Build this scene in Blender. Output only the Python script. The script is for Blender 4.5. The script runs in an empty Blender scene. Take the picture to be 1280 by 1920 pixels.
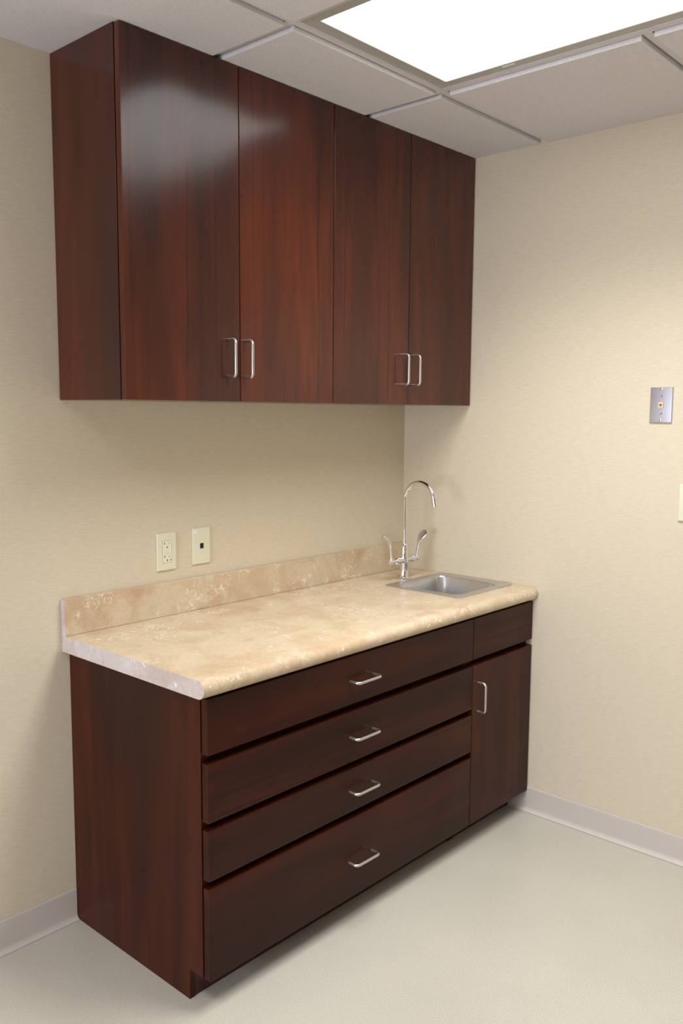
import bpy, bmesh, math, random
from mathutils import Vector, Matrix
random.seed(4)
C = bpy.context.scene.collection
PI = math.pi
# ------------------------------------------------------------ dimensions
H = 2.3897                       # underside of the ceiling tiles
L1, D1, C1, ZB = 1.5164, .3123, .2901, 1.4963      # wall cabinets
L2, D2, C2, ZK, TK = 1.5097, .6053, .580, .0807, .5265   # base cabinets
LC, DC, ZTOP, ZCT, ZBS = 1.531, .6237, .7993, .8455, .9486  # countertop
SB = .3862
GX, GY, T = -.6008, -.5914, .6096                  # ceiling grid
RX0, RY0 = -4.85, -4.25                            # rest of the room
# ------------------------------------------------------------ helpers
def s2l(c):
    c /= 255.0
    return c / 12.92 if c <= .04045 else ((c + .055) / 1.055) ** 2.4
def rgb(r, g, b): return (s2l(r), s2l(g), s2l(b), 1)
def finish(bm, name, mat, parent=None, smooth=False, kind=None):
    me = bpy.data.meshes.new(name)
    bmesh.ops.recalc_face_normals(bm, faces=bm.faces)
    bm.to_mesh(me); bm.free()
    mats = mat if isinstance(mat, (list, tuple)) else [mat]
    for m in mats: me.materials.append(m)
    if smooth:
        for p in me.polygons: p.use_smooth = True
        try: me.set_sharp_from_angle(angle=math.radians(35))
        except Exception: pass
    o = bpy.data.objects.new(name, me); C.objects.link(o)
    if parent: o.parent = parent
    if kind: o['kind'] = kind
    return o
def box(bm, x0, x1, y0, y1, z0, z1, bev=0, seg=2, mi=0):
    vs = [bm.verts.new((x, y, z)) for x in (x0, x1) for y in (y0, y1) for z in (z0, z1)]
    fs = [bm.faces.new([vs[i] for i in f]) for f in ((0,1,3,2),(4,6,7,5),(0,4,5,1),(2,3,7,6),(0,2,6,4),(1,5,7,3))]
    for f in fs: f.material_index = mi
    if bev:
        es = list({e for f in fs for e in f.edges})
        bmesh.ops.recalc_face_normals(bm, faces=fs)
        bmesh.ops.bevel(bm, geom=es, offset=bev, segments=seg, affect='EDGES', profile=.5)
    return fs
def bx(*a, **k):
    bm = bmesh.new(); box(bm, *a, **k); return bm
def tube(bm, pts, rad, n=14, caps=True):
    """sweep a circle along pts; rad a number or a list"""
    pts = [Vector(p) for p in pts]; m = len(pts)
    R = rad if isinstance(rad, (list, tuple)) else [rad] * m
    t0 = (pts[1] - pts[0]).normalized()
    a = Vector((0, 0, 1)) if abs(t0.z) < .9 else Vector((1, 0, 0))
    u = t0.cross(a).normalized(); rings = []
    for i in range(m):
        if i == 0: t = t0
        elif i == m - 1: t = (pts[-1] - pts[-2]).normalized()
        else: t = ((pts[i] - pts[i-1]).normalized() + (pts[i+1] - pts[i]).normalized()).normalized()
        u = (u - t * u.dot(t)).normalized(); v = t.cross(u)
        rings.append([bm.verts.new(pts[i] + (u * math.cos(2*PI*k/n) + v * math.sin(2*PI*k/n)) * R[i]) for k in range(n)])
    for i in range(m - 1):
        for k in range(n):
            bm.faces.new((rings[i][k], rings[i][(k+1) % n], rings[i+1][(k+1) % n], rings[i+1][k]))
    if caps:
        bm.faces.new(rings[0]); bm.faces.new(rings[-1])
def lathe(bm, prof, base=(0, 0, 0), axis='z', n=32):
    """prof: list of (radius, height)"""
    b = Vector(base); rings = []
    for r, h in prof:
        ring = []
        for k in range(n):
            c, s = math.cos(2*PI*k/n) * r, math.sin(2*PI*k/n) * r
            p = {'z': (c, s, h), 'x': (h, c, s), 'y': (c, h, s)}[axis]
            ring.append(bm.verts.new(b + Vector(p)))
        rings.append(ring)
    for i in range(len(rings) - 1):
        for k in range(n):
            bm.faces.new((rings[i][k], rings[i][(k+1) % n], rings[i+1][(k+1) % n], rings[i+1][k]))
    bm.faces.new(rings[0]); bm.faces.new(rings[-1])
def prism(bm, prof, axis, a, b, mi=0):
    """prof: 2D outline, extruded along axis from a to b. axis 'x': (y,z); 'y': (x,z); 'z': (x,y)"""
    f = {'x': lambda p, t: (t, p[0], p[1]), 'y': lambda p, t: (p[0], t, p[1]), 'z': lambda p, t: (p[0], p[1], t)}[axis]
    A = [bm.verts.new(f(p, a)) for p in prof]; B = [bm.verts.new(f(p, b)) for p in prof]; n = len(prof)
    fs = [bm.faces.new(A), bm.faces.new(B)] + [bm.faces.new((A[i], A[(i+1) % n], B[(i+1) % n], B[i])) for i in range(n)]
    for q in fs: q.material_index = mi
    return fs
def thing(name, label, cat, loc=(0, 0, 0), group=None):
    o = bpy.data.objects.new(name, None); C.objects.link(o); o.location = loc; o.empty_display_size = .05
    o['label'] = label; o['category'] = cat
    if group: o['group'] = group
    return o
# ------------------------------------------------------------ materials
def newmat(name):
    m = bpy.data.materials.new(name); m.use_nodes = True
    nt = m.node_tree; b = nt.nodes['Principled BSDF']
    return m, nt, b
def plain(name, col, rough=.5, metal=0, coat=0, spec=.5):
    m, nt, b = newmat(name)
    b.inputs['Base Color'].default_value = col; b.inputs['Roughness'].default_value = rough
    b.inputs['Metallic'].default_value = metal; b.inputs['Coat Weight'].default_value = coat
    b.inputs['Specular IOR Level'].default_value = spec
    return m
def coords(nt, scale, rot=(0, 0, 0), kind='Object'):
    tc = nt.nodes.new('ShaderNodeTexCoord'); mp = nt.nodes.new('ShaderNodeMapping')
    mp.inputs['Scale'].default_value = scale; mp.inputs['Rotation'].default_value = rot
    nt.links.new(tc.outputs[kind], mp.inputs['Vector']); return mp.outputs['Vector']
def noise(nt, vec, scale, detail=4, rough=.5, dist=0):
    n = nt.nodes.new('ShaderNodeTexNoise'); n.inputs['Scale'].default_value = scale
    n.inputs['Detail'].default_value = detail; n.inputs['Roughness'].default_value = rough
    n.inputs['Distortion'].default_value = dist
    nt.links.new(vec, n.inputs['Vector']); return n.outputs['Fac']
def ramp(nt, fac, stops):
    r = nt.nodes.new('ShaderNodeValToRGB'); e = r.color_ramp.elements
    while len(e) < len(stops): e.new(.5)
    for i, (p, c) in enumerate(stops):
        e[i].position = p; e[i].color = c if isinstance(c, (tuple, list)) else (c, c, c, 1)
    nt.links.new(fac, r.inputs['Fac']); return r.outputs['Color']
def mix(nt, a, b, fac, mode='MIX'):
    m = nt.nodes.new('ShaderNodeMix'); m.data_type = 'RGBA'; m.blend_type = mode; m.clamp_factor = True
    for sock, v in ((m.inputs[0], fac), (m.inputs[6], a), (m.inputs[7], b)):
        if hasattr(v, 'links'): nt.links.new(v, sock)
        else: sock.default_value = v
    return m.outputs[2]
def bump(nt, b, h, strength, dist=.001, prev=None):
    n = nt.nodes.new('ShaderNodeBump'); n.inputs['Strength'].default_value = strength
    n.inputs['Distance'].default_value = dist; nt.links.new(h, n.inputs['Height'])
    if prev: nt.links.new(prev, n.inputs['Normal'])
    nt.links.new(n.outputs['Normal'], b.inputs['Normal']); return n.outputs['Normal']
W_GAIN = 1.0
def wood(name, axis, seed=0.0, gain=1.0, rough=.27, spec=.5, sat=1.0):
    def wc(r, g, b): return rgb(r*gain, g*gain*(1+sat)/2, b*gain*sat*sat)
    """cherry laminate, the grain runs along axis 'z' or 'x'"""
    m, nt, b = newmat(name)
    along = {'z': (1, 1, .10), 'x': (.10, 1, 1)}[axis]
    tc = nt.nodes.new('ShaderNodeTexCoord'); mp = nt.nodes.new('ShaderNodeMapping')
    oi = nt.nodes.new('ShaderNodeObjectInfo'); ad = nt.nodes.new('ShaderNodeVectorMath'); ad.operation = 'ADD'
    # every board is cut from another piece of the sheet
    cx_ = nt.nodes.new('ShaderNodeMath'); cx_.operation = 'MULTIPLY'; cx_.inputs[1].default_value = 7.0
    nt.links.new(oi.outputs['Random'], cx_.inputs[0]); nt.links.new(tc.outputs['Object'], ad.inputs[0]); nt.links.new(cx_.outputs[0], ad.inputs[1])
    mp.inputs['Location'].default_value = (seed * 3.1, seed * 1.7, seed * 2.3); mp.inputs['Scale'].default_value = along
    nt.links.new(ad.outputs[0], mp.inputs['Vector']); v = mp.outputs['Vector']
    g_ = gain
    broad = noise(nt, v, 6.5, 3, .5, .35)
    c1 = ramp(nt, broad, [(.30, wc(66, 24, 16)), (.44, wc(84, 31, 17)),
                          (.58, wc(110, 44, 20)), (.72, wc(86, 36, 20))])
    mid = noise(nt, v, 22, 5, .62, .8)
    c2 = mix(nt, c1, ramp(nt, mid, [(.30, .62), (.5, .95), (.7, 1.12)]), .7, 'MULTIPLY')
    fv = nt.nodes.new('ShaderNodeMapping'); fv.inputs['Scale'].default_value = {'z': (1, 1, .35), 'x': (.35, 1, 1)}[axis]
    nt.links.new(v, fv.inputs['Vector'])
    fine = noise(nt, fv.outputs['Vector'], 300, 2, .6)
    c3 = mix(nt, c2, ramp(nt, fine, [(.3, .80), (.55, 1.0), (.75, 1.14)]), .6, 'MULTIPLY')
    # cathedral figure: thin dark lines that bend, in patches
    wv = nt.nodes.new('ShaderNodeTexWave'); wv.bands_direction = {'z': 'X', 'x': 'Z'}[axis]
    wv.inputs['Scale'].default_value = 7.0; wv.inputs['Distortion'].default_value = 7; wv.inputs['Detail'].default_value = 3
    wv.inputs['Detail Scale'].default_value = .9
    nt.links.new(v, wv.inputs['Vector'])
    gt = noise(nt, v, 8, 1, .5); gm = nt.nodes.new('ShaderNodeMath'); gm.operation = 'MULTIPLY'
    nt.links.new(ramp(nt, wv.outputs['Fac'], [(0.0, 1.0), (.09, 0.0)]), gm.inputs[0]); nt.links.new(ramp(nt, gt, [(.5, 0.0), (.6, .6)]), gm.inputs[1])
    c4 = mix(nt, c3, wc(46, 18, 15), gm.outputs[0])
    nt.links.new(c4, b.inputs['Base Color'])
    b.inputs['Roughness'].default_value = rough
    b.inputs['Specular IOR Level'].default_value = spec
    sw = noise(nt, coords(nt, (1, 1, .6)), 3.6, 1, .4)
    n1 = bump(nt, b, sw, .6, .014)
    bump(nt, b, fine, .03, .0004, n1)
    return m
WOOD_V = wood('cherry_laminate_vertical', 'z', 0, .77, .20, .55, .95)
WOOD_H = wood('cherry_laminate_horizontal', 'x', 1.4, .57, .30, .18, .88)
WOOD_B = wood('cherry_laminate_base', 'z', 2.2, .62, .28, .18, .88)
WOOD_EDGE = plain('cherry_edge_banding', rgb(62, 24, 20), .35)
def wallpaper():
    m, nt, b = newmat('grasscloth_wallpaper')
    # u = horizontal run on either wall, z height
    g = nt.nodes.new('ShaderNodeNewGeometry'); sp = nt.nodes.new('ShaderNodeSeparateXYZ'); nt.links.new(g.outputs['Position'], sp.inputs[0])
    ad = nt.nodes.new('ShaderNodeMath'); ad.operation = 'ADD'; nt.links.new(sp.outputs[0], ad.inputs[0]); nt.links.new(sp.outputs[1], ad.inputs[1])
    cb = nt.nodes.new('ShaderNodeCombineXYZ'); nt.links.new(ad.outputs[0], cb.inputs[0]); nt.links.new(sp.outputs[2], cb.inputs[2])
    def mapped(sc):
        mp = nt.nodes.new('ShaderNodeMapping'); mp.inputs['Scale'].default_value = sc; nt.links.new(cb.outputs[0], mp.inputs['Vector']); return mp.outputs['Vector']
    thread = noise(nt, mapped((1, 1, 9)), 30, 4, .7, .2)
    base = ramp(nt, thread, [(.30, rgb(207, 195, 171)), (.5, rgb(213, 203, 180)), (.70, rgb(219, 209, 187))])
    fine = noise(nt, mapped((1, 1, 5)), 110, 3, .6)
    c = mix(nt, base, ramp(nt, fine, [(.30, .93), (.45, 1.0), (.8, 1.02)]), .8, 'MULTIPLY')
    sl = noise(nt, mapped((1, 1, 6)), 62, 2, .5)
    c = mix(nt, c, rgb(170, 145, 108), ramp(nt, sl, [(.68, 0.0), (.76, .6)]))
    nt.links.new(c, b.inputs['Base Color']); b.inputs['Roughness'].default_value = .62
    b.inputs['Specular IOR Level'].default_value = .3
    bump(nt, b, fine, .22, .0010)
    return m
WALL = wallpaper()
def counter(name, tint):
    m, nt, b = newmat(name)
    v = coords(nt, (1, 1, 1))
    K = lambda *c: rgb(*[min(255, a*q) for a, q in zip(c, tint)])
    cl = noise(nt, v, 6, 8, .68, .7)
    base = ramp(nt, cl, [(.30, K(188, 164, 135)), (.43, K(198, 177, 147)), (.56, K(208, 191, 163)), (.70, K(196, 182, 157))])
    pk = noise(nt, v, 10, 6, .65, 1.1)
    c = mix(nt, base, K(188, 146, 120), ramp(nt, pk, [(.53, 0.0), (.68, .55)]))
    mt = noise(nt, v, 90, 4, .7)
    c = mix(nt, c, ramp(nt, mt, [(.3, .90), (.5, 1.0), (.7, 1.06)]), .8, 'MULTIPLY')
    vn = noise(nt, v, 38, 7, .8, 2.2); gate = noise(nt, v, 8, 3, .6, .5)
    fl = nt.nodes.new('ShaderNodeMath'); fl.operation = 'MULTIPLY'
    nt.links.new(ramp(nt, vn, [(.54, 0.0), (.58, 1.0)]), fl.inputs[0]); nt.links.new(ramp(nt, gate, [(.49, 0.0), (.58, 1.0)]), fl.inputs[1])
    c = mix(nt, c, K(234, 225, 202), fl.outputs[0])
    nt.links.new(c, b.inputs['Base Color']); b.inputs['Roughness'].default_value = .30
    b.inputs['Specular IOR Level'].default_value = .45
    bump(nt, b, mt, .04, .0004)
    return m
COUNTER = counter('travertine_laminate', (1, 1, 1))
COUNTER_END = counter('travertine_cool_lit_end', (.98, 1.03, 1.19))  # same laminate; the blue tint paints cool side light onto the end
def floor_mat():
    m, nt, b = newmat('sheet_vinyl')
    v = coords(nt, (1, 1, 1)); n1 = noise(nt, v, 420, 2, .6); n2 = noise(nt, v, 3, 3, .5); n3 = noise(nt, v, 150, 3, .6)
    c = ramp(nt, n1, [(.30, rgb(166, 161, 147)), (.5, rgb(193, 189, 177)), (.7, rgb(210, 206, 195))])
    c = mix(nt, c, ramp(nt, n2, [(.3, .95), (.7, 1.03)]), .8, 'MULTIPLY')
    c = mix(nt, c, rgb(150, 138, 115), ramp(nt, n3, [(.68, 0.0), (.76, .5)]))
    vo = nt.nodes.new('ShaderNodeTexVoronoi'); vo.inputs['Scale'].default_value = 7; nt.links.new(v, vo.inputs['Vector'])
    c = mix(nt, c, rgb(120, 105, 80), ramp(nt, vo.outputs['Distance'], [(.0, .5), (.018, 0.0)]))
    nt.links.new(c, b.inputs['Base Color']); b.inputs['Roughness'].default_value = .34
    b.inputs['Specular IOR Level'].default_value = .45
    bump(nt, b, n2, .2, .004)
    return m
FLOOR = floor_mat()
def tile_mat():
    m, nt, b = newmat('ceiling_tile')
    v = coords(nt, (1, 1, 1)); n1 = noise(nt, v, 170, 3, .7)
    c = ramp(nt, n1, [(.3, rgb(204, 201, 202)), (.5, rgb(214, 211, 212)), (.7, rgb(220, 217, 218))])
    nt.links.new(c, b.inputs['Base Color']); b.inputs['Roughness'].default_value = .9
    bump(nt, b, n1, .25, .001); return m
TILE = tile_mat()
GRID = plain('grid_enamel', rgb(208, 202, 202), .45)
BASEB = plain('cove_vinyl', rgb(202, 194, 187), .38)
CHROME = plain('chrome', rgb(235, 235, 238), .06, 1)
CHROME_S = plain('satin_chrome', rgb(236, 238, 242), .24, 1)
NICKEL = plain('satin_nickel', rgb(200, 197, 192), .36, 1)
def steel_mat():
    m, nt, b = newmat('brushed_stainless')
    v = coords(nt, (1, 30, 30)); n = noise(nt, v, 30, 3, .6)
    nt.links.new(ramp(nt, n, [(.3, rgb(192, 192, 194)), (.7, rgb(220, 220, 222))]), b.inputs['Base Color'])
    b.inputs['Metallic'].default_value = 1; b.inputs['Roughness'].default_value = .30
    bump(nt, b, n, .04, .0004); return m
STEEL = steel_mat()
PLATE_STEEL = plain('plate_steel', rgb(200, 202, 212), .34, 1)
IVORY = plain('ivory_plastic', rgb(222, 222, 196), .35)
IVORY_D = plain('ivory_receptacle', rgb(228, 228, 206), .3)
BLACK = plain('black_plastic', rgb(14, 13, 13), .4)
SLOT = plain('socket_slot', rgb(40, 34, 28), .6)
BLUSH = plain('telephone_jack_plastic', rgb(226, 200, 168), .4)
BRASS = plain('jack_contacts', rgb(150, 100, 40), .4, .6)
GAPC = plain('receptacle_gap', rgb(140, 130, 105), .6)
WHITE = plain('painted_white', rgb(214, 211, 205), .5)
CARD = plain('white_tag', rgb(238, 238, 240), .5)
FRAME_G = plain('fixture_frame_enamel', rgb(176, 174, 166), .4)
DARKGAP = plain('fixture_gasket', rgb(40, 36, 40), .6)
def emit(name, col, st, prism_=False):
    m = bpy.data.materials.new(name); m.use_nodes = True; nt = m.node_tree; nt.nodes.clear()
    o = nt.nodes.new('ShaderNodeOutputMaterial'); e = nt.nodes.new('ShaderNodeEmission')
    e.inputs['Color'].default_value = col; e.inputs['Strength'].default_value = st
    nt.links.new(e.outputs[0], o.inputs[0]); return m
LAMP = emit('prismatic_diffuser', (1.0, .985, .965, 1), 3.6)
LAMP2 = emit('weaker_diffuser', (1.0, .985, .965, 1), 2.0)
# ------------------------------------------------------------ room shell
finish(bx(RX0-.1, .1, RY0-.1, .1, -.1, 0), 'floor', FLOOR, kind='structure')
finish(bx(RX0-.1, .1, 0, .1, 0, H+.12), 'wall_back', WALL, kind='structure')
finish(bx(0, .1, RY0, 0, 0, H+.12), 'wall_right', WALL, kind='structure')
finish(bx(RX0-.1, .1, RY0-.1, RY0, 0, H+.12), 'wall_front', WALL, kind='structure')
# left wall with a window opening (out of the picture, to the left of the camera)
WY0, WY1, WZ0, WZ1 = -1.75, -.45, .60, 1.80
bm = bmesh.new()
box(bm, RX0-.1, RX0, RY0, WY0, 0, H+.12); box(bm, RX0-.1, RX0, WY1, 0, 0, H+.12)
box(bm, RX0-.1, RX0, WY0, WY1, 0, WZ0); box(bm, RX0-.1, RX0, WY0, WY1, WZ1, H+.12)
finish(bm, 'wall_left', WALL, kind='structure')
bm = bmesh.new()
for a in ((WY0, WY0+.05, WZ0, WZ1), (WY1-.05, WY1, WZ0, WZ1), (WY0+.05, WY1-.05, WZ0, WZ0+.05), (WY0+.05, WY1-.05, WZ1-.05, WZ1), ((WY0+WY1)/2-.02, (WY0+WY1)/2+.02, WZ0+.05, WZ1-.05)):
    box(bm, RX0-.07, RX0-.03, *a)
finish(bm, 'window_1', WHITE, kind='structure')
# ceiling: tegular lay-in tiles between recessed grid bars
RV = .012; TW = .012
xs = [0.0]; x = GX
while x > RX0: xs.append(x); x -= T
xs.append(RX0)
ys = [0.0]; y = GY
while y > RY0: ys.append(y); y -= T
ys.append(RY0)
lights = [(1, 1), (4, 1)]      # column and first row of each two-by-four fixture
skip = {(c, r+k) for c, r in lights for k in (0, 1)}
bm = bmesh.new()
box(bm, RX0-.1, .1, RY0-.1, .1, H+.10, H+.12)
for i in range(len(xs)-1):
    for j in range(len(ys)-1):
        if (i, j) in skip: continue
        xa, xb = xs[i+1], xs[i]; ya, yb = ys[j+1], ys[j]
        xa += TW + .0035 if i < len(xs)-2 else 0; xb -= TW + .0035 if i > 0 else 0
        ya += TW + .0035 if j < len(ys)-2 else 0; yb -= TW + .0035 if j > 0 else 0
        box(bm, xa, xb, ya, yb, H, H+.02, bev=.0022, seg=2)
ceil = finish(bm, 'ceiling', TILE, kind='structure')
bm = bmesh.new()
for xg in xs[1:-1]:
    box(bm, xg-TW, xg+TW, RY0, 0, H+RV, H+RV+.002); box(bm, xg-.001, xg+.001, RY0, 0, H+RV+.002, H+RV+.03)
for yg in ys[1:-1]:
    for i in range(len(xs)-1):
        j = ys.index(yg)
        if (i, j-1) in skip and (i, j) in skip: continue
        xa, xb = xs[i+1] + (TW if i < len(xs)-2 else 0), xs[i] - (TW if i > 0 else 0)
        box(bm, xa, xb, yg-TW, yg+TW, H+RV, H+RV+.002); box(bm, xa, xb, yg-.001, yg+.001, H+RV+.002, H+RV+.03)
finish(bm, 'ceiling_grid', GRID, ceil)
# coved vinyl baseboards: profile (distance from wall, height)
BH = .093
def cove(sgn=1):
    p = [(.0008, .001), (.0008, BH), (.0032, BH), (.0045, BH-.002), (.005, BH-.006), (.005, .018)]
    for k in range(1, 6):
        a = PI/2*k/6; p.append((.005 + .010*(1-math.cos(a)), .018 - .0145*math.sin(a)))
    p += [(.0165, .0028), (.0175, .001)]
    return [(sgn*a, b) for a, b in p]
bm = bmesh.new(); prism(bm, cove(-1), 'x', RX0+.001, -L2-.0012); finish(bm, 'baseboard_back', BASEB, kind='structure')
bm = bmesh.new(); prism(bm, cove(-1), 'y', RY0+.001, -TK-.001); finish(bm, 'baseboard_right', BASEB, kind='structure')
bm = bmesh.new(); prism(bm, cove(1), 'y', RY0+.02, -.02); 
for v in bm.verts: v.co.x += RX0
finish(bm, 'baseboard_left', BASEB, kind='structure')
bm = bmesh.new(); prism(bm, cove(1), 'x', RX0+.02, -.02)
for v in bm.verts: v.co.y += RY0
finish(bm, 'baseboard_front', BASEB, kind='structure')
# ------------------------------------------------------------ ceiling lights
def ceiling_light(col, row, label, power, lens):
    xa, xb = xs[col+1], xs[col]; ya, yb = ys[row+2], ys[row]
    cx, cy = (xa+xb)/2, (ya+yb)/2
    w, d = (xb-xa)/2, (yb-ya)/2
    t = thing('ceiling_light', label, 'ceiling light', (cx, cy, H+.0185))
    g = TW - .001
    bm = bmesh.new()   # pan above the grid
    box(bm, -w+.004, w-.004, -d+.004, d-.004, .062, .066)
    for a in ((-w+.004, -w+.008, -d+.004, d-.004), (w-.008, w-.004, -d+.004, d-.004), (-w+.008, w-.008, -d+.004, -d+.008), (-w+.008, w-.008, d-.008, d-.004)):
        box(bm, *a, .0, .062)
    finish(bm, 'housing', WHITE, t)
    f0, f1 = TW-.003, .046
    bm = bmesh.new()
    for a in ((-w+f0, -w+f1, -d+f0, d-f0), (w-f1, w-f0, -d+f0, d-f0), (-w+f1, w-f1, -d+f0, -d+f1), (-w+f1, w-f1, d-f1, d-f0)):
        box(bm, *a, -.0045, .002, bev=.0012, seg=2)
    fr = finish(bm, 'door_frame', FRAME_G, t)
    for s in (-1, 1):
        b2 = bmesh.new(); yy = d - f1 - .20 if s > 0 else -d + f1 + .20
        box(b2, w-f1+.008, w-f1+.014, yy-.02, yy+.02, -.0065, -.004, bev=.0008)
        finish(b2, 'latch', WHITE, fr)
    bm = bmesh.new(); box(bm, -w+f1-.002, w-f1+.002, -d+f1-.002, d-f1+.002, -.0015, .0012)
    finish(bm, 'diffuser', lens, t)
    # the prismatic lens sends most of the light downwards
    l = bpy.data.lights.new('lamp', 'AREA'); l.shape = 'RECTANGLE'; l.size = 2*(w-f1); l.size_y = 2*(d-f1); l.energy = power; l.color = (1.0, .985, .965); l.spread = math.radians(125)
    o = bpy.data.objects.new('lamp', l); C.objects.link(o); o.parent = t; o.location = (0, 0, -.004)
    return t
ceiling_light(1, 1, 'large square-edged fluorescent ceiling light glowing white over the cabinets', 19, LAMP)
ceiling_light(4, 1, 'second fluorescent ceiling light farther left, out of the picture', 11, LAMP2)
# ------------------------------------------------------------ handles
def handle_bm(axis, span=.1, proj=.031, r=.0043):
    """bar pull; feet at -proj... on y=0 plane, bar at y=-proj"""
    h = span/2; c = .011; pts = [(-h, 0), (-h, -proj+c)]
    for k in range(1, 7):
        a = PI/2*k/6; pts.append((-h + c*(1-math.cos(a)), -proj + c - c*math.sin(a)))
    pts += [(-p[0], p[1]) for p in reversed(pts[:])]
    P = [((p[0], p[1], 0) if axis == 'x' else (0, p[1], p[0])) for p in pts]
    bm = bmesh.new(); tube(bm, P, r, 14)
    return bm
def add_handle(parent, axis, x, y, z):
    o = finish(handle_bm(axis), 'handle', NICKEL, parent, smooth=True); o.location = (x, y, z)
    o['label'] = 'satin nickel bar pull'
    return o
# ------------------------------------------------------------ wall cabinets
def wall_cabinet(xa, xb, mid, hxs, label):
    t = thing('wall_cabinet', label, 'cabinet', ((xa+xb)/2, 0, ZB)); ox = (xa+xb)/2; hh = H - ZB
    bm = bmesh.new(); th = .018
    box(bm, xa-ox, xa-ox+th, -C1, -.002, 0, hh, bev=.0006, seg=1)
    box(bm, xb-ox-th, xb-ox, -C1, -.002, 0, hh, bev=.0006, seg=1)
    box(bm, xa-ox+th, xb-ox-th, -C1+.001, -.002, .0, th); box(bm, xa-ox+th, xb-ox-th, -C1+.001, -.002, hh-th, hh)
    box(bm, xa-ox+th, xb-ox-th, -.010, -.002, th, hh-th)
    finish(bm, 'carcass', WOOD_V, t)
    g = .0012
    for k, (da, db, hx) in enumerate(((xa, mid, hxs[0]), (mid, xb, hxs[1]))):
        dm = (da+db)/2
        d = finish(bx(da-dm+g, db-dm-g, -D1+C1+.0025, 0, 0, hh-.003, bev=.0011), 'door', WOOD_V, t)
        d.location = (dm-ox, -C1-.0025, 0)
        add_handle(d, 'z', hx-dm, -D1+C1+.0025, 1.6135-ZB)
    return t
wall_cabinet(-L1, -.7605, -1.141, (-1.184, -1.1225), 'cherry wall cabinet with two doors at the left, light reflected in its doors')
wall_cabinet(-.7605, -.004, -.3823, (-.4185, -.3560), 'cherry wall cabinet with two doors at the right, touching the right wall')
# ------------------------------------------------------------ base cabinets
def base_unit(name, xa, xb, label, end_left):
    ox = (xa+xb)/2
    t = thing(name, label, 'cabinet', (ox, 0, 0))
    th = .018
    def side(x0, x1):
        b = bmesh.new(); prism(b, [(-.002, 0.0005), (-.002, ZTOP), (-C2, ZTOP), (-C2, ZK), (-TK, ZK), (-TK, 0.0005)], 'x', x0-ox, x1-ox); return b
    s = finish(side(xa, xa+th), 'side_panel', WOOD_B, t)
    finish(side(xb-th, xb), 'side_panel', WOOD_B, t)
    bm = bmesh.new()
    box(bm, xa-ox+th, xb-ox-th, -C2+.001, -.004, ZK, ZK+th); box(bm, xa-ox+th, xb-ox-th, -.012, -.004, ZK+th, ZTOP)
    for z0, z1 in ((ZTOP-.03, ZTOP), (.620, .672), ) + (((.452, .500), (.304, .352)) if name == 'drawer_cabinet' else ()):
        box(bm, xa-ox+th, xb-ox-th, -C2+.014, -C2+.032, z0, z1)
    for q0, q1 in ((xa-ox+th, xa-ox+th+.004), (xb-ox-th-.004, xb-ox-th)): box(bm, q0, q1, -C2+.001, -.004, ZK+th, ZTOP)
    finish(bm, 'carcass', WOOD_EDGE, t)
    finish(bx(xa-ox+th, xb-ox-th, -TK+.002, -TK+.018, .0005, ZK), 'toe_kick', WOOD_EDGE, t)
    return t, ox
t, ox = base_unit('drawer_cabinet', -L2, -SB, 'long cherry base cabinet with four wide stacked drawers', True)
FT = D2 - C2 - .003
def front(name, parent, ox, xa, xb, z0, z1, mat):
    xm = (xa+xb)/2
    bm = bmesh.new()
    w = (xb-xa)/2; b_ = .0012
    # front board; its lower back edge is cut away as a finger grip
    h = z1-z0
    box(bm, -w, w, -FT, 0, 0, h, bev=b_)
    o = finish(bm, name, mat, parent); o.location = (xm-ox, -C2-.003, z0); return o, xm
ZS = [(.6553, .7935, .7220), (.4864, .6335, .5600), (.3385, .4662, .4003), (ZK, .3178, .1890)]
for z0, z1, hz in ZS:
    d, xm = front('drawer', t, ox, -L2+.0015, -SB-.0013, z0, z1, WOOD_H)
    add_handle(d, 'x', -.950-xm, -FT, hz-z0)
t, ox = base_unit('sink_cabinet', -SB, -.006, 'narrow cherry base cabinet with one door below the sink', False)
f, xm = front('false_front', t, ox, -SB+.0013, -.006, .6553, .7935, WOOD_H)
d, xm = front('door', t, ox, -SB+.0013, -.006, ZK, .6335, WOOD_B)
add_handle(d, 'z', -.3545-xm, -FT, .522-ZK)
# ------------------------------------------------------------ countertop
t = thing('countertop', 'beige travertine-look countertop with rounded front edge and backsplash', 'countertop', (-LC/2, 0, ZTOP))
def W(x): return x + LC/2
SX0, SX1, SY0, SY1 = -.352, -.030, -.515, -.208          # opening for the sink
th = ZCT - ZTOP; zb_ = .0008
def nose(n=12):
    r = th/2 - zb_/2; zc = (th+zb_)/2; yc = -DC + r; p = []
    for k in range(n+1):
        a = PI/2 + PI*k/n; p.append((yc + r*math.cos(a), zc + r*math.sin(a)))
    return p
bm = bmesh.new(); X0, X1 = W(-LC), W(-.0015)
prism(bm, [(SY0, th)] + nose() + [(SY0, zb_)], 'x', X0, X1)
box(bm, X0, X1, SY1, -.0015, zb_, th); box(bm, X0, W(SX0), SY0, SY1, zb_, th); box(bm, W(SX1), X1, SY0, SY1, zb_, th)
bmesh.ops.remove_doubles(bm, verts=bm.verts, dist=1e-5)
finish(bm, 'slab', COUNTER, t, smooth=True)
BST = .0214
finish(bx(X0, X1, -BST, -.0015, th+.0003, ZBS-ZTOP, bev=.0015), 'backsplash', COUNTER, t)
bm = bmesh.new()
prism(bm, [(-.0015, th)] + nose(16) + [(-.0015, zb_)], 'x', X0-.0012, X0)
prism(bm, [(-.0015, th), (-.0015, ZBS-ZTOP), (-BST, ZBS-ZTOP), (-BST, th)], 'x', X0-.0012, X0)
o = finish(bm, 'end_strip', COUNTER_END, t); o['label'] = 'laminate strip on the cut end, cool light tinted into its colour'
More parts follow.
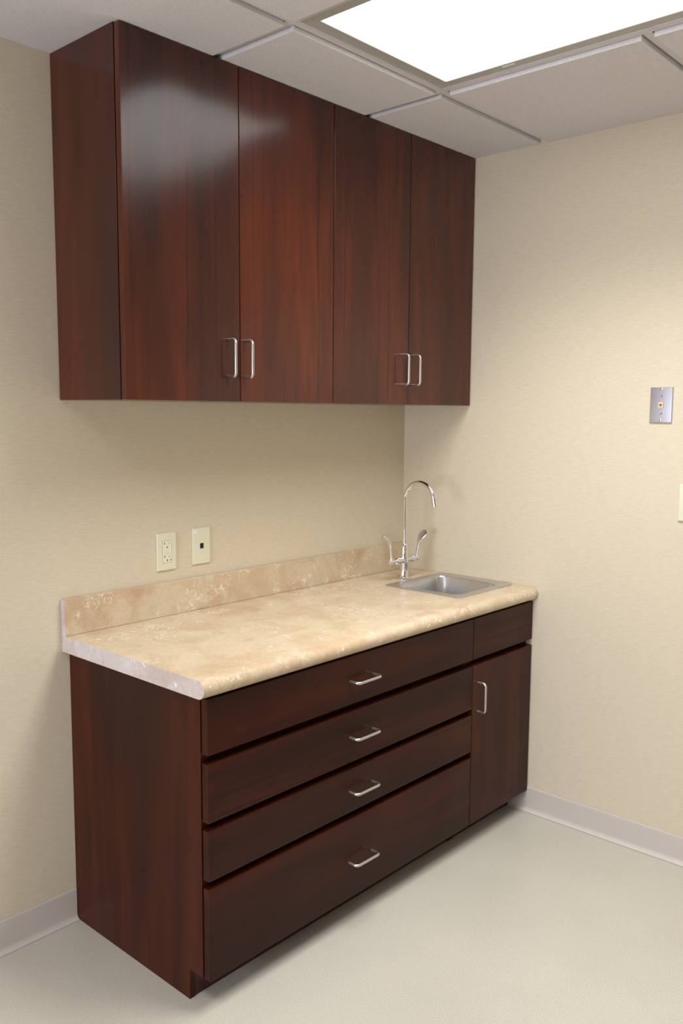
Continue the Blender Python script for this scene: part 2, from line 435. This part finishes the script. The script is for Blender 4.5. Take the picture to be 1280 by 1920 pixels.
# ------------------------------------------------------------ sink
def rrect(x0, x1, y0, y1, r, n=6):
    p = []
    for cx, cy, a0 in ((x1-r, y1-r, 0), (x0+r, y1-r, PI/2), (x0+r, y0+r, PI), (x1-r, y0+r, 1.5*PI)):
        for k in range(n+1):
            a = a0 + PI/2*k/n; p.append((cx + r*math.cos(a), cy + r*math.sin(a)))
    return p
sx, sy = (-.358-.017)/2, (-.199-.526)/2
t = thing('sink', 'small square stainless steel sink set into the countertop', 'sink', (sx, sy, ZCT))
rings = []; bm = bmesh.new()
def ring(x0, x1, y0, y1, r, z): rings.append([bm.verts.new((p[0]-sx, p[1]-sy, z)) for p in rrect(x0, x1, y0, y1, r)])
A = (-.359, -.016, -.527, -.199)
ring(*A, .010, .0004); ring(A[0]+.001, A[1]-.001, A[2]+.001, A[3]-.001, .010, .0035); ring(A[0]+.005, A[1]-.005, A[2]+.005, A[3]-.005, .009, .0048)
B = (-.322, -.060, -.490, -.232)
ring(B[0]-.012, B[1]+.012, B[2]-.012, B[3]+.012, .04, .0044); ring(B[0]-.009, B[1]+.009, B[2]-.009, B[3]+.009, .04, .0030); ring(B[0]-.003, B[1]+.003, B[2]-.003, B[3]+.003, .04, .0020)
ring(*B, .038, -.004); ring(B[0]+.004, B[1]-.004, B[2]+.004, B[3]-.004, .036, -.10)
for k in range(1, 6):
    a = PI/2*k/5; q = .004 + .03*(1-math.cos(a)); ring(B[0]+q, B[1]-q, B[2]+q, B[3]-q, .036, -.10-.03*math.sin(a))
ring(B[0]+.08, B[1]-.08, B[2]+.08, B[3]-.08, .03, -.134)
for i in range(len(rings)-1):
    n = len(rings[i])
    for k in range(n): bm.faces.new((rings[i][k], rings[i][(k+1) % n], rings[i+1][(k+1) % n], rings[i+1][k]))
bm.faces.new(rings[-1])
o = finish(bm, 'basin', STEEL, t, smooth=True)
md = o.modifiers.new('thickness', 'SOLIDIFY'); md.thickness = .0008; md.offset = -1
bm = bmesh.new(); lathe(bm, [(.040, 0), (.040, .002), (.033, .003), (.030, .0005), (.010, .0005), (.009, .006), (.003, .007)], (0, 0, -.1338)); finish(bm, 'drain', CHROME, t, smooth=True)
# ------------------------------------------------------------ faucet
fx, fy = -.2061, -.170
t = thing('faucet', 'tall chrome gooseneck faucet with two wing lever handles behind the sink', 'faucet', (fx, fy, ZCT))
bm = bmesh.new()
lathe(bm, [(.028, .0006), (.028, .003), (.025, .0048), (.0175, .006), (.0155, .010), (.0155, .052), (.0165, .058), (.0165, .086), (.0148, .093), (.0125, .108), (.0125, .113), (.0172, .1135), (.0172, .1185), (.0125, .119), (.0118, .128), (.009, .1345), (.008, .1355)])
finish(bm, 'body', CHROME, t, smooth=True)
ZH = .0720
bm = bmesh.new()
for s in (-1, 1):
    lathe(bm, [(.0125, 0), (.0125, s*.026), (.0128, s*.030), (.0136, s*.033), (.0136, s*.052), (.0115, s*.055), (.0095, s*.057)], (0, 0, ZH), 'x', 28)
finish(bm, 'crossbar', CHROME, t, smooth=True)
# spout: straight rise, then a bend towards the front
R = .066; zc = 1.1475 - ZCT; pts = [(0, 0, .132), (0, 0, .2), (0, 0, zc)]
for k in range(1, 25):
    a = PI*.955*k/24; pts.append((0, -R + R*math.cos(a), zc + R*math.sin(a)))
last = Vector(pts[-1]); dv = (last - Vector(pts[-2])).normalized()
bm = bmesh.new(); tube(bm, pts + [tuple(last + dv*.004)], .0078, 20); sp = finish(bm, 'spout', CHROME, t, smooth=True)
bm = bmesh.new(); tube(bm, [last + dv*k for k in (.000, .0005, .010, .0105, .028, .029)], [.0085, .0108, .0108, .0100, .0100, .0080], 24)
finish(bm, 'aerator', CHROME, sp, smooth=True)
def lever(s):
    bm = bmesh.new()
    # hub on the valve stem
    lathe(bm, [(.006, s*.054), (.0062, s*.068), (.0100, s*.0685), (.0105, s*.072), (.0105, s*.084), (.0085, s*.088), (.003, s*.089)], (0, 0, ZH), 'x', 24)
    # blade: flattened sections (x, z, half width along y, half thickness)
    S = [(.078, ZH, .0080, .0070), (.0785, ZH+.012, .0072, .0058), (.081, ZH+.026, .0062, .0044), (.0845, ZH+.045, .0062, .0034), (.088, ZH+.060, .0072, .0030),
         (.0925, ZH+.070, .0105, .0028), (.099, ZH+.077, .0145, .0026), (.107, ZH+.0845, .0172, .0024), (.1145, ZH+.0915, .0172, .0023), (.121, ZH+.0975, .0148, .0022), (.1255, ZH+.1015, .0095, .0018), (.1275, ZH+.1035, .003, .0010)]
    rg = []; n = 16
    for i, (x, z, w, th_) in enumerate(S):
        x2, z2 = S[min(i+1, len(S)-1)][:2]; x1, z1 = S[max(i-1, 0)][:2]
        tx, tz = x2-x1, z2-z1; l = math.hypot(tx, tz); nx, nz = -tz/l, tx/l
        rg.append([bm.verts.new((s*(x + nx*th_*math.sin(2*PI*k/n)), w*math.cos(2*PI*k/n), z + nz*th_*math.sin(2*PI*k/n))) for k in range(n)])
    for i in range(len(rg)-1):
        for k in range(n): bm.faces.new((rg[i][k], rg[i][(k+1) % n], rg[i+1][(k+1) % n], rg[i+1][k]))
    bm.faces.new(rg[0]); bm.faces.new(rg[-1])
    return finish(bm, 'lever_handle', CHROME_S, t, smooth=True)
lever(-1); lever(1)
# ------------------------------------------------------------ wall plates
def screw(parent, x, y, z, mat, r=.0033, face='y'):
    bm = bmesh.new()
    if face == 'y':
        lathe(bm, [(r, 0), (r, -.0008), (r*.7, -.0014)], (0, 0, 0), 'y', 16); box(bm, -.0004, .0004, -.0017, -.0012, -r*.8, r*.8)
    else:
        lathe(bm, [(r, 0), (r, -.0010), (r*.7, -.0018)], (0, 0, 0), 'x', 16); box(bm, -.0021, -.0015, -.0004, .0004, -r*.8, r*.8)
    o = finish(bm, 'screw', mat, parent, smooth=True); o.location = (x, y, z); return o
def plate_bm(w, h, d, opening=None):
    bm = bmesh.new()
    fs = box(bm, -w/2, w/2, -d, -.0004, -h/2, h/2)
    es = [e for f in fs for e in f.edges if all(v.co.y < -d+1e-6 for v in e.verts)]
    bmesh.ops.bevel(bm, geom=list(set(es)), offset=.0038, segments=4, affect='EDGES', profile=.6)
    return bm
ox_, oz_ = -1.1732, 1.0413
t = thing('power_outlet', 'ivory double power outlet on the back wall above the counter', 'outlet', (ox_, 0, oz_))
finish(plate_bm(.0715, .1160, .0062), 'cover_plate', IVORY, t, smooth=True)
rc = finish(bx(-.0165, .0165, -.0074, -.005, -.0335, .0335, bev=.0008), 'receptacle', IVORY_D, t)
bm = bmesh.new()
for x0, x1, z0, z1 in ((-.0172, .0172, .0335, .0342), (-.0172, .0172, -.0342, -.0335), (-.0172, -.0165, -.0342, .0342), (.0165, .0172, -.0342, .0342)):
    box(bm, x0, x1, -.0065, -.006, z0, z1)
finish(bm, 'gap', GAPC, rc)
y0, y1 = -.0077, -.0073
for zc_ in (.0255, -.0150):
    b1 = bmesh.new(); prism(b1, [(-.0086, zc_-.0035), (-.0086, zc_+.0045), (-.0098, zc_+.0045), (-.0098, zc_+.0014), (-.0130, zc_+.0014), (-.0130, zc_-.0002), (-.0098, zc_-.0002), (-.0098, zc_-.0035)], 'y', y0, y1)
    finish(b1, 'slot', SLOT, rc)
    finish(bx(.0062, .0071, y0, y1, zc_-.0030, zc_+.0035), 'slot', SLOT, rc)
    b1 = bmesh.new(); lathe(b1, [(.0023, -.0073), (.0023, -.0078)], (0, 0, zc_-.0115), 'y', 14); finish(b1, 'ground_hole', SLOT, rc)
b1 = bmesh.new(); lathe(b1, [(.0020, -.0073), (.0020, -.0078)], (.0125, 0, -.0265), 'y', 14); finish(b1, 'indicator', SLOT, rc)
bm = bmesh.new(); box(bm, -.0055, .0055, -.0086, -.0070, .0000, .0040, bev=.0004); box(bm, -.0055, .0055, -.0086, -.0070, -.0060, -.0018, bev=.0004)
finish(bm, 'test_button', IVORY, rc)
screw(t, 0, -.0062, .0485, IVORY_D); screw(t, 0, -.0062, -.0485, IVORY_D)
t = thing('data_outlet', 'ivory wall plate with one small black data jack, right of the outlet', 'outlet', (-1.0385, 0, 1.0452))
finish(plate_bm(.0700, .1160, .0062), 'cover_plate', IVORY, t, smooth=True)
j = finish(bx(-.0070, .0070, -.0070, -.005, -.0085, .0085, bev=.0004), 'jack', BLACK, t); j['label'] = 'black jack'
screw(t, 0, -.0062, .0420, IVORY_D); screw(t, 0, -.0062, -.0420, IVORY_D)
o = finish(bx(-.0300, -.0190, -.0069, -.0060, .0400, .0520), 'tag', CARD, t); o['label'] = 'small white paper tag'
# right-wall plates face -x
def plate_x(w, h, d, bev=.003):
    bm = bmesh.new(); fs = box(bm, -d, -.0004, -w/2, w/2, -h/2, h/2)
    es = [e for f in fs for e in f.edges if all(v.co.x < -d+1e-6 for v in e.verts)]
    bmesh.ops.bevel(bm, geom=list(set(es)), offset=bev, segments=3, affect='EDGES', profile=.6); return bm
t = thing('telephone_plate', 'shiny metal telephone wall plate with a small jack on the right wall', 'wall plate', (0, -1.041, 1.4985))
finish(plate_x(.0725, .1125, .0060), 'cover_plate', PLATE_STEEL, t, smooth=True)
j = finish(bx(-.0095, -.005, -.0080, .0080, -.0090, .0090, bev=.0008), 'jack', BLUSH, t); j['label'] = 'beige jack'
bm = bmesh.new(); box(bm, -.0098, -.0093, -.0048, .0048, -.0018, .0030); box(bm, -.0098, -.0093, -.0022, .0022, -.0050, -.0018)
finish(bm, 'socket', BRASS, j)
for z in (.0310, -.0270):
    bm = bmesh.new(); lathe(bm, [(.0022, -.0055), (.0022, -.0115), (.0042, -.012), (.0042, -.0135), (.003, -.0145)], (0, 0, 0), 'x', 18)
    o = finish(bm, 'mounting_stud', PLATE_STEEL, t, smooth=True); o.location = (0, 0, z)
for z in (.0500, -.0490): screw(t, -.0060, 0, z, CHROME, .0040, 'x')
t = thing('wall_plate', 'cream plastic wall plate at the right edge, below the telephone plate', 'wall plate', (0, -1.1125-.036, 1.190))
finish(plate_x(.0715, .1170, .0065, .0038), 'cover_plate', IVORY, t, smooth=True)
for z in (.0485, -.0485): screw(t, -.0065, 0, z, IVORY_D, .0033, 'x')
# ------------------------------------------------------------ daylight in the window
def area(name, loc, rot, sx_, sy_, power, col):
    l = bpy.data.lights.new(name, 'AREA'); l.shape = 'RECTANGLE'; l.size = sx_; l.size_y = sy_; l.energy = power; l.color = col
    o = bpy.data.objects.new(name, l); C.objects.link(o); o.location = loc; o.rotation_euler = rot; return o
area('window_daylight', (RX0-.12, (WY0+WY1)/2, (WZ0+WZ1)/2), (0, -PI/2, 0), WZ1-WZ0, WY1-WY0, 78, (.85, .86, 1.0))
w = bpy.data.worlds.new('world'); bpy.context.scene.world = w; w.use_nodes = True
w.node_tree.nodes['Background'].inputs[0].default_value = (.75, .85, 1, 1); w.node_tree.nodes['Background'].inputs[1].default_value = .3
# ------------------------------------------------------------ camera
cam = bpy.data.cameras.new('camera'); co = bpy.data.objects.new('camera', cam); C.objects.link(co)
yaw, pitch, roll = -.8356, -.1135, .0066; f = 1638.72
fw = Vector((-math.sin(yaw)*math.cos(pitch), math.cos(yaw)*math.cos(pitch), math.sin(pitch)))
rt = Vector((math.cos(yaw), math.sin(yaw), 0)); up = rt.cross(fw)
r2 = math.cos(roll)*rt + math.sin(roll)*up; u2 = -math.sin(roll)*rt + math.cos(roll)*up
co.matrix_world = Matrix(((r2.x, u2.x, -fw.x, -2.7758), (r2.y, u2.y, -fw.y, -2.1735), (r2.z, u2.z, -fw.z, 1.4683), (0, 0, 0, 1)))
cam.sensor_fit = 'VERTICAL'; cam.sensor_height = 36; cam.sensor_width = 24; cam.lens = f * 36 / 1920; cam.clip_start = .02
sc = bpy.context.scene; sc.camera = co
sc.view_settings.view_transform = 'Standard'; sc.view_settings.look = 'None'; sc.view_settings.gamma = 1
sc.view_settings.use_curve_mapping = False; sc.view_settings.exposure = 0.06
